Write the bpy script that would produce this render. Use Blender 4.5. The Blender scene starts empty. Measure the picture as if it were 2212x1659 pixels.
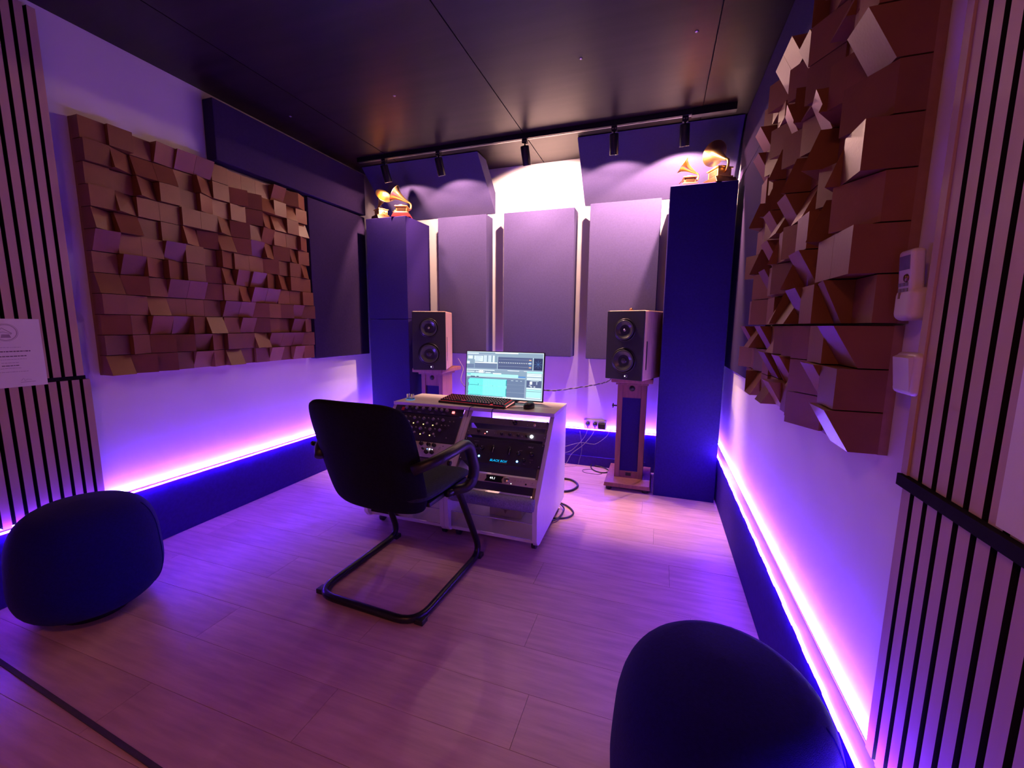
import bpy, bmesh, math, random
from mathutils import Vector, Matrix, Euler
random.seed(7)
sc = bpy.context.scene
C = sc.collection
PI = math.pi
R = math.radians

# ------------------------------------------------------------------ camera
cam_d = bpy.data.cameras.new('camera'); cam = bpy.data.objects.new('camera', cam_d); C.objects.link(cam)
cam.location = (0, 0, 1.2)
cam.rotation_euler = (1.4318783, -0.0082397, 0.3351779)
cam_d.sensor_width = 36; cam_d.lens = 905.31 / 2212 * 36
cam_d.clip_start = 0.01; cam_d.clip_end = 50
sc.camera = cam
# ------------------------------------------------------------------ room numbers
XL, XR, YB, YF, H = -2.59, 0.475, 3.58, -1.6, 2.54
HK = 0.32; KL, KR, KB = XL+.045, XR-.045, YB-.045        # kick boards: height and front planes
# ------------------------------------------------------------------ world, lights, exposure
w = bpy.data.worlds.new('world'); sc.world = w; w.use_nodes = True
w.node_tree.nodes['Background'].inputs[0].default_value = (0.01, 0.008, 0.012, 1)
w.node_tree.nodes['Background'].inputs[1].default_value = 0.3
sc.view_settings.view_transform = 'Standard'; sc.view_settings.look = 'None'
sc.view_settings.gamma = 1; sc.view_settings.exposure = 0.0
try: sc.view_settings.use_curve_mapping = False
except Exception: pass
sc.cycles.use_denoising = True
sc.cycles.max_bounces = 8; sc.cycles.diffuse_bounces = 5; sc.cycles.glossy_bounces = 4
sc.cycles.transmission_bounces = 4; sc.cycles.sample_clamp_indirect = 6.0
sc.cycles.caustics_reflective = False; sc.cycles.caustics_refractive = False
LED_COL = (0.130, 0.020, 1.0); LED_POWER = 300.0
SPOT_COL = (1.0, 0.56, 0.45)
# added warm fill light behind the camera, for the foreground
ld = bpy.data.lights.new('warm_fill_light', 'AREA'); ld.shape = 'DISK'; ld.size = .35
ld.energy = 13.5; ld.color = (1.0, .30, .17)
lo = bpy.data.objects.new('warm_fill_light', ld); C.objects.link(lo); lo.location = (-.7, -.8, H-.07)

# track spots: x along the track, aim point on the back wall, power, cone
TY = 3.03
SPILL = 10.0
SPOTS = [(-2.15, (.05, .66, -.75), 52, 125), (-1.66, (.04, .66, -.75), 52, 125), (-.97, (.03, .72, -.70), 120, 138),
         (-.35, (.0, .66, -.75), 64, 125), (.085, (.02, .66, -.75), 190, 126)]      # x on the track, beam direction, power, cone

# ------------------------------------------------------------------ materials
def nodes(m): return m.node_tree.nodes, m.node_tree.links
def mat(name, col, rough=.6, metal=0, var=.12, scale=30, bump=.05, bscale=200, stretch=(1,1,1), spec=.5, rnd=0., coat=0, sheen=0):
    m = bpy.data.materials.new(name); m.use_nodes = True
    n, l = nodes(m); p = n['Principled BSDF']
    p.inputs['Roughness'].default_value = rough; p.inputs['Metallic'].default_value = metal
    p.inputs['Specular IOR Level'].default_value = spec
    p.inputs['Coat Weight'].default_value = coat; p.inputs['Sheen Weight'].default_value = sheen
    tc = n.new('ShaderNodeTexCoord'); mp = n.new('ShaderNodeMapping'); mp.inputs['Scale'].default_value = stretch
    l.new(tc.outputs['Object'], mp.inputs[0])
    nz = n.new('ShaderNodeTexNoise'); nz.inputs['Scale'].default_value = scale; nz.inputs['Detail'].default_value = 5
    l.new(mp.outputs[0], nz.inputs['Vector'])
    cr = n.new('ShaderNodeValToRGB')
    a, b = 1-var, 1+var
    cr.color_ramp.elements[0].position = .3; cr.color_ramp.elements[1].position = .7
    cr.color_ramp.elements[0].color = tuple(min(1, c*a) for c in col)+(1,)
    cr.color_ramp.elements[1].color = tuple(min(1, c*b) for c in col)+(1,)
    l.new(nz.outputs[0], cr.inputs[0])
    out = cr.outputs[0]
    if rnd:
        oi = n.new('ShaderNodeObjectInfo'); mr = n.new('ShaderNodeMapRange')
        mr.inputs['To Min'].default_value = 1-rnd; mr.inputs['To Max'].default_value = 1+rnd
        l.new(oi.outputs['Random'], mr.inputs[0])
        vm = n.new('ShaderNodeVectorMath'); vm.operation = 'SCALE'
        l.new(out, vm.inputs[0]); l.new(mr.outputs[0], vm.inputs['Scale']); out = vm.outputs[0]
        va = n.new('ShaderNodeVectorMath'); va.operation = 'ADD'       # shift the grain from piece to piece
        sm = n.new('ShaderNodeMath'); sm.operation = 'MULTIPLY'; sm.inputs[1].default_value = 17.3
        l.new(oi.outputs['Random'], sm.inputs[0]); l.new(mp.outputs[0], va.inputs[0]); l.new(sm.outputs[0], va.inputs[1])
        l.new(va.outputs[0], nz.inputs['Vector'])
    l.new(out, p.inputs['Base Color'])
    if bump:
        n2 = n.new('ShaderNodeTexNoise'); n2.inputs['Scale'].default_value = bscale; n2.inputs['Detail'].default_value = 2
        l.new(mp.outputs[0], n2.inputs['Vector'])
        bp = n.new('ShaderNodeBump'); bp.inputs['Strength'].default_value = bump; bp.inputs['Distance'].default_value = .004
        l.new(n2.outputs[0], bp.inputs['Height']); l.new(bp.outputs[0], p.inputs['Normal'])
    return m
def emit(name, col, s):
    m = bpy.data.materials.new(name); m.use_nodes = True
    p = nodes(m)[0]['Principled BSDF']; p.inputs['Base Color'].default_value = (0,0,0,1)
    p.inputs['Emission Color'].default_value = col+(1,); p.inputs['Emission Strength'].default_value = s
    return m
M = {}
M['wall'] = mat('white_paint', (.74,.72,.70), .85, var=.02, scale=6, bump=.03, bscale=120)
M['ceil'] = mat('ceiling_board_brown_black', (.014,.008,.009), .38, var=.35, scale=3, stretch=(.6,6,1), bump=.03, bscale=60, rnd=.15, spec=.22)
M['ceilgap'] = mat('ceiling_joint_black', (.006,.005,.006), .9)
M['plank'] = mat('oak_laminate', (.48,.295,.29), .38, var=.14, scale=5, stretch=(1,9,1), bump=.04, bscale=30, rnd=.08)
M['gap'] = mat('floor_joint_dark', (.05,.035,.03), .8)
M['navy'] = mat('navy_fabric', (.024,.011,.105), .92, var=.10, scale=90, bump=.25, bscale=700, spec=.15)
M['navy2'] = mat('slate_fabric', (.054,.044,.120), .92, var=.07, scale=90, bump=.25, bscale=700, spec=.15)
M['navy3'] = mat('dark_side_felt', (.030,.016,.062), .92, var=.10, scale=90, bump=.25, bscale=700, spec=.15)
M['kick'] = mat('navy_kick_fabric', (.035,.008,.24), .85, var=.10, scale=60, bump=.2, bscale=500, spec=.2)
M['block'] = mat('fibreboard_block', (.20,.080,.030), .38, var=.07, scale=14, bump=.06, bscale=150, rnd=.16, spec=.35)
M['blockbase'] = mat('fibreboard_backing', (.25,.12,.07), .7)
M['slat'] = mat('pale_oak_slat', (.44,.29,.22), .6, var=.10, scale=9, stretch=(1,1,.12), bump=.05, bscale=60, rnd=.07)
M['felt'] = mat('black_felt', (.012,.009,.016), .95, spec=.1)
M['white'] = mat('white_melamine', (.72,.70,.70), .42, var=.02, bump=.02)
M['foamw'] = mat('desk_top_beige', (.66,.60,.56), .45, var=.02, bump=.02)
M['black'] = mat('black_plastic', (.014,.013,.016), .42, var=.1)
M['blackm'] = mat('black_metal', (.02,.018,.022), .32, metal=.6, var=.1)
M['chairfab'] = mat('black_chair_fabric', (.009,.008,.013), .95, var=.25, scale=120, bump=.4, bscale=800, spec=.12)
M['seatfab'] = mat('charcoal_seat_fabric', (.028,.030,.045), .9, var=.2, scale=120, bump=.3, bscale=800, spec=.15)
M['pouf'] = mat('midnight_blue_wool', (.008,.002,.15), .95, var=.15, scale=120, bump=.4, bscale=600, spec=.1, sheen=.05)
M['walnut'] = mat('reddish_wood', (.22,.085,.065), .45, var=.18, scale=10, stretch=(6,6,.7), bump=.04)
M['spkwood'] = mat('pale_cherry_veneer', (.50,.30,.22), .4, var=.14, scale=10, stretch=(6,6,.7), bump=.03)
M['spkfront'] = mat('black_baffle', (.012,.011,.014), .5, var=.1)
M['cone'] = mat('driver_cone_black', (.03,.03,.035), .28, var=.1, spec=.7)
M['chrome'] = mat('brushed_metal', (.62,.60,.60), .28, metal=1, var=.05)
M['gold'] = mat('polished_gold', (1.0,.66,.24), .30, metal=1, var=.05, bump=0)
M['red'] = mat('red_lacquer', (.45,.03,.03), .35, var=.1)
M['brass'] = mat('dark_bronze', (.30,.16,.09), .3, metal=1, var=.1)
M['rackblack'] = mat('rack_face_black', (.034,.030,.042), .42, metal=.1, var=.1)
M['rackgrey'] = mat('rack_face_graphite', (.14,.12,.13), .4, metal=.2, var=.1)
M['racksilver'] = mat('rack_face_champagne', (.62,.55,.50), .38, metal=.35, var=.04)
M['rackwhite'] = mat('rack_face_white', (.58,.54,.56), .4, var=.04)
M['knob'] = mat('knob_black', (.012,.012,.014), .3, var=.1)
M['knobg'] = mat('knob_grey', (.25,.22,.25), .35, metal=.4, var=.05)
M['print'] = mat('white_print', (.6,.58,.6), .6)
M['dprint'] = mat('dark_print', (.10,.05,.09), .7)
M['mprint'] = mat('faint_print', (.34,.25,.32), .7)
M['paper'] = mat('white_paper', (.74,.70,.72), .7, var=.03, scale=8)
M['plastic'] = mat('ivory_plastic', (.66,.60,.56), .35, var=.02, bump=0)
M['lcd'] = mat('grey_lcd', (.16,.16,.20), .25)
M['foam'] = mat('grey_blue_foam', (.24,.24,.33), .95, var=.25, scale=150, bump=.5, bscale=300, spec=.1)
M['cable'] = mat('black_rubber', (.012,.01,.014), .5)
M['cablel'] = mat('pale_cable', (.22,.19,.22), .5)
M['carton'] = mat('white_carton', (.62,.58,.60), .6, var=.04)
M['trackm'] = mat('track_black_metal', (.03,.026,.03), .3, metal=.7, var=.1)
M['lens'] = emit('lamp_lens', SPOT_COL, 25)
M['led'] = emit('violet_led', LED_COL, LED_POWER)
M['white_glow'] = emit('added_white_glow', (1.0,.88,1.0), 105.0)  # added glow that whitens the wall base beside the violet strip
M['e_red'] = emit('red_glow', (1,.03,.06), .45)
M['e_redb'] = emit('red_indicator', (1,.12,.12), 5)
M['e_key'] = emit('red_key_legend', (1,.05,.14), .7)
M['e_amber'] = emit('amber_led', (1,.62,.18), 5)
M['e_blue'] = emit('blue_led', (.12,.35,1), 9)
M['e_white'] = emit('white_led', (.75,.85,1), 9)
M['e_cyan'] = emit('cyan_text', (.0,.45,.9), 1.3)
M['e_disp'] = emit('display_digits', (.9,.95,1), 1.6)
glass = bpy.data.materials.new('clear_glass'); glass.use_nodes = True
gp = glass.node_tree.nodes['Principled BSDF']; gp.inputs['Transmission Weight'].default_value = 1; gp.inputs['Roughness'].default_value = .03
M['glass'] = glass
pane = bpy.data.materials.new('thin_clear_pane'); pane.use_nodes = True
n_, l_ = nodes(pane); n_.clear(); o_ = n_.new('ShaderNodeOutputMaterial'); mx = n_.new('ShaderNodeMixShader'); fr_ = n_.new('ShaderNodeFresnel')
a_ = n_.new('ShaderNodeBsdfTransparent'); b_ = n_.new('ShaderNodeBsdfGlossy'); b_.inputs['Roughness'].default_value = .03
l_.new(fr_.outputs[0], mx.inputs[0]); l_.new(a_.outputs[0], mx.inputs[1]); l_.new(b_.outputs[0], mx.inputs[2]); l_.new(mx.outputs[0], o_.inputs[0])
M['pane'] = pane
M['acryl'] = mat('clear_acrylic_edge', (.5,.45,.6), .2)

# ------------------------------------------------------------------ mesh builder
class MB:
    def __init__(s): s.v = []; s.f = []; s.m = []; s.T = Matrix(); s.k = 0; s.sm = []
    def add(s, vs, fs, smooth=False):
        o = len(s.v); s.v += [s.T @ Vector(v) for v in vs]
        for f in fs: s.f.append([i+o for i in f]); s.m.append(s.k); s.sm.append(smooth)
    def box(s, a, b):
        x0,y0,z0 = a; x1,y1,z1 = b
        s.add([(x0,y0,z0),(x1,y0,z0),(x1,y1,z0),(x0,y1,z0),(x0,y0,z1),(x1,y0,z1),(x1,y1,z1),(x0,y1,z1)],
              [(0,3,2,1),(4,5,6,7),(0,1,5,4),(1,2,6,5),(2,3,7,6),(3,0,4,7)]); return s
    def prism(s, pts, lo, hi, axis='x'):
        n = len(pts); vs = []
        for h in (lo, hi):
            for a, b in pts: vs.append({'x':(h,a,b), 'y':(a,h,b), 'z':(a,b,h)}[axis])
        s.add(vs, [tuple(range(n-1,-1,-1)), tuple(range(n,2*n))]+[(i,(i+1)%n,n+(i+1)%n,n+i) for i in range(n)]); return s
    def lathe(s, prof, seg=24, axis='z', at=(0,0,0), cap=True):
        vs = []; fs = []; n = len(prof)
        for i in range(seg):
            a = 2*PI*i/seg
            for r, h in prof:
                x, y = r*math.cos(a), r*math.sin(a)
                p = {'z':(x,y,h), 'y':(x,h,y), 'x':(h,x,y)}[axis]; vs.append(tuple(p[k]+at[k] for k in range(3)))
        for i in range(seg):
            j = (i+1) % seg
            for k in range(n-1): fs.append((i*n+k, j*n+k, j*n+k+1, i*n+k+1))
        if cap: fs.append(tuple(i*n for i in range(seg))[::-1]); fs.append(tuple(i*n+n-1 for i in range(seg)))
        s.add(vs, fs, seg > 10); return s
    def cyl(s, r, h0, h1, axis='z', at=(0,0,0), seg=20, bev=0):
        p = [(r,h0),(r,h1)] if not bev else [(r-bev,h0),(r,h0+bev),(r,h1-bev),(r-bev,h1)]
        return s.lathe(p, seg, axis, at)
    def tube(s, pts, r, seg=10, closed=False):
        P = [Vector(p) for p in pts]; n = len(P); rs = r if isinstance(r, (list,tuple)) else [r]*n
        vs = []; up = None
        for i, p in enumerate(P):
            a = P[(i-1) % n] if (closed or i) else P[i]; b = P[(i+1) % n] if (closed or i < n-1) else P[i]
            t = (b-a).normalized()
            if up is None:
                up = Vector((0,0,1)) if abs(t.z) < .9 else Vector((1,0,0))
            u = (up - t*up.dot(t)).normalized(); up = u; v = t.cross(u)
            for k in range(seg):
                c, q = math.cos(2*PI*k/seg), math.sin(2*PI*k/seg); vs.append(p+u*c*rs[i]+v*q*rs[i])
        fs = []
        for i in range(n if closed else n-1):
            j = (i+1) % n
            for k in range(seg): fs.append((i*seg+k, i*seg+(k+1)%seg, j*seg+(k+1)%seg, j*seg+k))
        if not closed: fs.append(tuple(range(seg))[::-1]); fs.append(tuple((n-1)*seg+k for k in range(seg)))
        s.add(vs, fs, True); return s
def smooth_path(pts, n=6):
    P = [Vector(p) for p in pts]; out = []
    for i in range(len(P)-1):
        p0 = P[max(i-1,0)]; p1 = P[i]; p2 = P[i+1]; p3 = P[min(i+2,len(P)-1)]
        for k in range(n):
            t = k/n; out.append(.5*((2*p1)+(p2-p0)*t+(2*p0-5*p1+4*p2-p3)*t*t+(3*p1-p0-3*p2+p3)*t**3))
    return out+[P[-1]]
def mesh(name, mb, ms):
    me = bpy.data.meshes.new(name); me.from_pydata([tuple(v) for v in mb.v], [], mb.f)
    ms = ms if isinstance(ms, (list,tuple)) else [ms]
    for m in ms: me.materials.append(M[m] if isinstance(m, str) else m)
    me.polygons.foreach_set('material_index', mb.m); me.polygons.foreach_set('use_smooth', mb.sm)
    bm = bmesh.new(); bm.from_mesh(me); bmesh.ops.recalc_face_normals(bm, faces=bm.faces); bm.to_mesh(me); bm.free()
    me.update(); return me
def link(name, me, parent=None, loc=None, rot=None):
    o = bpy.data.objects.new(name, me); C.objects.link(o)
    if parent: o.parent = parent
    if loc is not None: o.location = loc
    if rot is not None: o.rotation_euler = rot
    return o
def obj(name, mb, ms, parent=None, bevel=0, seg=2, sub=0, loc=None, rot=None):
    o = link(name, mesh(name, mb, ms), parent, loc, rot)
    if bevel:
        b = o.modifiers.new('bevel', 'BEVEL'); b.width = bevel; b.segments = seg; b.limit_method = 'ANGLE'; b.angle_limit = R(40)
        o.data.polygons.foreach_set('use_smooth', [True]*len(o.data.polygons))
        wn = o.modifiers.new('wn', 'WEIGHTED_NORMAL'); wn.keep_sharp = True
    if sub:
        b = o.modifiers.new('sub', 'SUBSURF'); b.levels = sub; b.render_levels = sub
        o.data.polygons.foreach_set('use_smooth', [True]*len(o.data.polygons))
    return o
def tag(o, label=None, cat=None, group=None, kind=None):
    for k, v in (('label',label),('category',cat),('group',group),('kind',kind)):
        if v: o[k] = v
    return o
def thing(name, label, cat, loc=(0,0,0), rot=(0,0,0), group=None):
    o = link(name, None, None, loc, rot); o.empty_display_size = .05
    return tag(o, label, cat, group)
def bx(a, b): return MB().box(a, b)
def textmesh(s, size, name='text', m='print', parent=None, loc=(0,0,0), rot=(PI/2,0,0), shear=0, ext=.0003):
    cu = bpy.data.curves.new(name, 'FONT'); cu.body = s; cu.size = size; cu.align_x = 'CENTER'; cu.align_y = 'CENTER'
    cu.extrude = ext; cu.shear = shear; cu.resolution_u = 2
    t = bpy.data.objects.new('t', cu); C.objects.link(t)
    bpy.context.view_layer.update()
    me = bpy.data.meshes.new_from_object(t.evaluated_get(bpy.context.evaluated_depsgraph_get())); me.name = name
    bpy.data.objects.remove(t); bpy.data.curves.remove(cu)
    me.materials.clear(); me.materials.append(M[m])
    return link(name, me, parent, loc, rot)

# ------------------------------------------------------------------ shell
def struct(name, mb, m, **k): return tag(obj(name, mb, m, **k), kind='structure')
fl = struct('floor', bx((XL-.1,YF-.1,-.12),(XR+.1,YB+.1,-.006)), 'gap')
pm = {}
rowoff = {}
PW, PL = .192, 1.285
k0 = int(math.floor((YF-1.175)/PW)); k1 = int(math.ceil((YB-1.175)/PW))
for k in range(k0, k1):
    y0 = max(1.175+PW*k, YF); y1 = min(1.175+PW*(k+1), YB)
    off = -.34 if k == -1 else (-.34+((k*.47+.47) % 1)*PL)
    x = off-PL*4
    while x < XR:
        a, b = max(x, XL), min(x+PL, XR)
        if b-a > .02:
            key = (round(b-a,3), round(y1-y0,3))
            if key not in pm:
                mb = bx((-(b-a)/2+.0006, -(y1-y0)/2+.0006, -.006), ((b-a)/2-.0006, (y1-y0)/2-.0006, 0)); pm[key] = mesh('floor_plank', mb, 'plank')
            link('floor_plank', pm[key], fl, ((a+b)/2, (y0+y1)/2, 0))
        x += PL
ts = obj('joint_strip', bx((-1.55,-.007,0),(1.5,.007,.003)), 'gap', fl, loc=(-1.0,.60,0), rot=(0,0,R(-3.4)))
ts['label'] = 'dark brown joint strip across the planks'
ce = struct('ceiling', bx((XL-.1,YF-.1,H+.012),(XR+.1,YB+.1,H+.12)), 'ceilgap')
xs = [XL, -2.13, -.975, .18, XR]
for i in range(4):
    for (y0, y1) in ((YF, 1.05), (1.05, YB)):
        link('ceiling_board', mesh('ceiling_board', bx((xs[i]+.003,y0+.003,H),(xs[i+1]-.003,y1-.003,H+.012)), 'ceil'), ce)
for x, y in ((.09,2.28),(-.447,2.31),(-1.554,2.31),(-2.35,2.31)):
    obj('ceiling_screw', MB().lathe([(.006,-.003),(.009,0)], 12, at=(x,y,H)), 'chrome', ce)
struct('wall_left', bx((XL-.1,YF-.1,0),(XL,YB+.1,H)), 'wall')
struct('wall_right', bx((XR,YF-.1,0),(XR+.1,YB+.1,H)), 'wall')
struct('wall_back', bx((XL,YB,0),(XR,YB+.1,H)), 'wall')
struct('wall_front', bx((XL,YF-.1,0),(XR,YF,H)), 'wall')
struct('baseboard_left', bx((XL,YF,0),(KL,KB,HK)), 'kick', bevel=.003)
struct('baseboard_right', bx((KR,YF,0),(XR,KB,HK)), 'kick', bevel=.003)
bb = struct('baseboard_back', bx((XL,KB,0),(XR,YB,HK)), 'kick', bevel=.003)
for o_, a_, b_ in ((bpy.data.objects['baseboard_left'],(XL+.013,.2,HK),(KL,KB-.02,HK+.001)),(bpy.data.objects['baseboard_right'],(KR,.2,HK),(XR-.013,KB-.02,HK+.001))):
    obj('ledge_cap', bx(a_, b_), 'plastic', o_)['label'] = 'pale cap strip along the top'
obj('cable_channel', bx((-1.6,KB-.012,0),(-.05,KB,.085)), 'kick', bb, bevel=.002)['label'] = 'low dark cable channel'

# ------------------------------------------------------------------ LED strips
def led(x0, y0, x1, y1, label, out):
    L = math.hypot(x1-x0, y1-y0); a = math.atan2(y1-y0, x1-x0)
    t = thing('led_strip', label, 'light strip', ((x0+x1)/2,(y0+y1)/2,HK), (0,0,a), 'violet light strips on the kick boards')
    obj('strip_tape', bx((-L/2,-.002,0),(L/2,.002,.0015)), 'plastic', t)
    mb = MB(); n = int(L/.05)
    for i in range(n):                                    # slightly wavy glowing tube
        a0 = -L/2+i*L/n; q = .0012*math.sin(i*1.7)
        mb.box((a0,-.004+q,.0015),(a0+L/n,.004+q,.0065+abs(q)))
    obj('glowing_tube', mb, 'led', t)
    # added white-glow row behind a shielding lip, to whiten the wall base
    g = out
    obj('glow_shield_lip', bx(*sorted_box((-L/2,g-.0105*(1 if out > 0 else -1)-.0015,0),(L/2,g-.0105*(1 if out > 0 else -1)+.0015,.006))), 'plastic', t)
    obj('added_white_row', bx((-L/2,g-.0055*(1 if out > 0 else -1)-.002,.0005),(L/2,g-.0055*(1 if out > 0 else -1)+.002,.0035)), 'white_glow', t)
    return t
def sorted_box(a, b): return (tuple(min(p,q) for p,q in zip(a,b)), tuple(max(p,q) for p,q in zip(a,b)))
led(KL+.008, .70, KL+.008, KB-.02, 'violet glowing light strip along the kick board of the left wall', .053)
led(KR-.006, .60, KR-.006, KB-.03, 'violet glowing light strip along the kick board of the right wall', -.051)
led(XL+.08, KB-.008, XR-.08, KB-.008, 'violet glowing light strip on the kick board of the back wall', .053)

# ------------------------------------------------------------------ slat panels
def slat_panel(x, sgn, y0, y1, z0, z1, label, back=.012):
    # sgn +1: on the left wall facing +x ; -1: on the right wall facing -x.  y1 = edge nearest the back wall
    t = thing('slat_panel', label, 'wall panel', (x, y1, z0))
    wall = XL if sgn > 0 else XR
    thick = .022 if abs(x-wall) > .03 else abs(x-wall)-.006
    d = abs(x-wall)-thick
    obj('backing_board', bx(*sorted_box((-sgn*(d+thick)+sgn*.0005, -(y1-y0), 0), (-sgn*thick, 0, z1-z0))), 'felt', t)
    mb = MB(); a, b = sorted_box((-sgn*thick, -.027, 0), (0, 0, z1-z0)); mb.k = 1; mb.box(a, b)
    me = mesh('slat', mb, ['slat', 'felt'])
    for f in me.polygons:                       # veneered front, black sides
        if f.normal.x*sgn > .5: f.material_index = 0
    yy = 0
    while -yy < (y1-y0)-.02:
        link('slat', me, t, (0, yy, 0)); yy -= .04
    return t
def sorted_box(a, b): return (tuple(min(p,q) for p,q in zip(a,b)), tuple(max(p,q) for p,q in zip(a,b)))
slat_panel(XL+.042, 1, .1, 1.19, .951, 2.50, 'pale oak slat panel on the left wall, above the dark joint and behind the paper')
slat_panel(XL+.042, 1, .1, 1.21, .335, .932, 'pale oak slat panel low on the left wall, beside the round blue pouf')
obj_t = tag(obj('joint_trim', bx((XL,.1,.933),(XL+.03,1.2,.950)), 'felt'), 'thin dark trim rail between the two slat panels of the left wall', 'trim')
su = slat_panel(XR-.020, -1, -.4, .953, .928, 2.50, 'pale oak slat panel on the right wall, above the dark joint beside the light switch')
obj('edge_board', bx((-.004,.0005,0),(.0195,.020,2.50-.928)), 'slat', su)['label'] = 'pale wooden edge board closing the side'
slat_panel(XR-.022, -1, -.4, .965, .335, .904, 'pale oak slat panel low on the right wall, under the dark trim rail')
tag(obj('joint_trim', bx((XR-.030,-.4,.905),(XR-.001,.972,.927)), 'felt'), 'dark trim rail between the two slat panels of the right wall', 'trim')

# ------------------------------------------------------------------ papers
def paper(loc, rotz, w_, h_, label, printed=True):
    t = thing('paper_sheet', label, 'paper', loc, (0,0,rotz))
    obj('sheet', bx((-w_/2,-.0012,0),(w_/2,0,h_)), 'paper', t)
    if printed:
        f = -.0016
        mb = MB(); ring = [(.032*math.cos(a*PI/18), f, h_-.056+.032*math.sin(a*PI/18)) for a in range(36)]
        mb.tube(ring, .0009, 4, closed=True)
        mb.tube([(.036*math.cos(a*PI/18), f, h_-.056+.036*math.sin(a*PI/18)) for a in range(36)], .0005, 4, closed=True)
        obj('seal_ring', mb, 'mprint', t)
        e = MB(); e.prism([(-.016,h_-.078),(.014,h_-.078),(.010,h_-.064),(-.012,h_-.064)], f, f+.0004, 'y')
        e.tube([(-.021,f,h_-.056),(-.010,f,h_-.037),(.018,f,h_-.060),(.014,f,h_-.064)], .001, 4)
        e.tube([(-.021,f,h_-.056),(-.006,f,h_-.054),(.016,f,h_-.062)], .0008, 4)
        obj('seal_drawing', e, 'mprint', t)
        rng = random.Random(3)
        for z, ww, hh, m in ((.118,.075,.0016,'mprint'),(.135,.13,.0042,'dprint'),(.155,.105,.0036,'dprint'),(.168,.10,.0016,'mprint'),(.182,.05,.0018,'mprint'),(.194,.05,.0030,'dprint'),(.205,.06,.0016,'mprint'),(.220,.10,.0018,'mprint')):
            b = MB(); x = -ww/2
            while x < ww/2:
                q = rng.uniform(.003,.011); b.box((x,f,h_-z-hh/2),(min(x+q,ww/2),f+.0006,h_-z+hh/2)); x += q+.0018
            obj('text_line', b, m, t)
        b = MB(); b.tube([(.025,f,.026),(.032,f,.035),(.036,f,.024),(.044,f,.030),(.056,f,.027)], .0006, 4); b.box((.022,f,.018),(.068,f+.0005,.0195))
        obj('signature', b, 'mprint', t)
    return t
paper((XL+.0435, 1.062-.105, .925), PI/2, .21, .285, 'white certificate with a round seal fixed on the left slat panel')
paper((XR-.0215, .735-.105, .932), -PI/2, .21, .297, 'plain white paper at the right edge, on the upper right slat panel', False)

# ------------------------------------------------------------------ block diffusers
CELL = .1
meshes_cache = {}
def block_mesh(d, h, far_y):
    # local: wall plane x=0 growing +x ; corners (y,z): (0,0),(1,0),(1,1),(0,1) with depth d[i]
    key = (tuple(round(v,3) for v in d), h, far_y)
    if key in meshes_cache: return meshes_cache[key]
    a, b = .0006, CELL-.0006; c0, c1 = .0008, h-.0022
    q = [(a,c0),(b,c0),(b,c1),(a,c1)]; s = -1 if far_y else 1
    mb = MB(); mb.add([(0,y,z) for y,z in q]+[(s*dd,y,z) for dd,(y,z) in zip(d,q)], [(0,3,2,1),(4,5,6,7),(0,1,5,4),(1,2,6,5),(2,3,7,6),(3,0,4,7)])
    meshes_cache[key] = mesh('block', mb, 'block'); return meshes_cache[key]
# depths at corners (near-bottom, far-bottom, far-top, near-top); "far" = towards the back wall
SH = {'F1':(.035,)*4, 'F2':(.055,)*4, 'F3':(.075,)*4,
      'B':(.098,.045,.022,.070),              # leans towards the back wall and up: catches the lamps
      'U':(.085,.085,.045,.045), 'D':(.045,.045,.088,.088), 'Y':(.085,.04,.04,.085), 'N':(.04,.085,.085,.04), 'V':(.05,.035,.07,.085), 'U2':(.07,.07,.035,.035), 'N2':(.03,.065,.065,.03)}
def diffuser(side, y0, ncol, ztop, rows, h, label, special, seed, row0=0, scale=1., prev=None):
    t = thing('block_diffuser', label, 'wall diffuser', (XL if side == 'L' else XR, y0, ztop-rows*h))
    s = 1 if side == 'L' else -1
    obj('backing_board', bx(*sorted_box((s*.0005,.001,0),(s*.018,ncol*CELL-.001,rows*h-.001))), 'blockbase', t)
    rng = random.Random(seed); last = None
    for r_ in range(rows):
        for c_ in range(ncol):
            k = special.get((c_, r_+row0)) or rng.choice(['F1','F1','F2','F2','F3','U','D','D','N','N2','N','V','U2','F2','Y'])
            d = [v*scale+.018*0 for v in SH[k]]
            link('block', block_mesh(d, h, side == 'R'), t, (s*.018, c_*CELL, (rows-1-r_)*h))
    return t
spL = {(c,r):'B' for c,r in [(1,1),(2,2),(1,3),(5,1),(10,6),(7,7),(6,6),(6,3),(11,4),(12,5),(0,4),(4,4),(9,4),(9,2)]}
spL.update({(c,r):'D' for c,r in [(7,9),(10,10),(9,11),(6,8),(1,6),(0,5),(11,8),(4,11),(8,6)]})
spL.update({(c,r):'Y' for c,r in [(4,9),(1,9),(1,10),(5,10),(3,6)]})
spR = {(c,r):'B' for c,r in [(2,3),(1,5),(7,3),(8,4),(3,4),(5,4),(6,6),(4,7),(9,6),(10,4),(2,6),(5,8)]}
spR.update({(c,r):'F3' for c,r in [(0,7),(0,5),(1,7),(3,6)]}); spR.update({(c,r):'D' for c,r in [(1,10),(0,11),(3,8),(6,10)]})
diffuser('L', 1.27, 13, 2.125, 12, .0987, 'brown wooden block diffuser on the left wall, under the long dark felt panel', spL, 4)
diffuser('R', 1.07, 11, 2.115, 9, .1005, 'brown wooden block diffuser high on the right wall, beside the remote control', spR, 11, 0, 1.25)
diffuser('R', 1.08, 11, 1.207, 3, .092, 'brown wooden block diffuser, low three-row piece beside the light switch', spR, 12, 9, 1.2)

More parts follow.
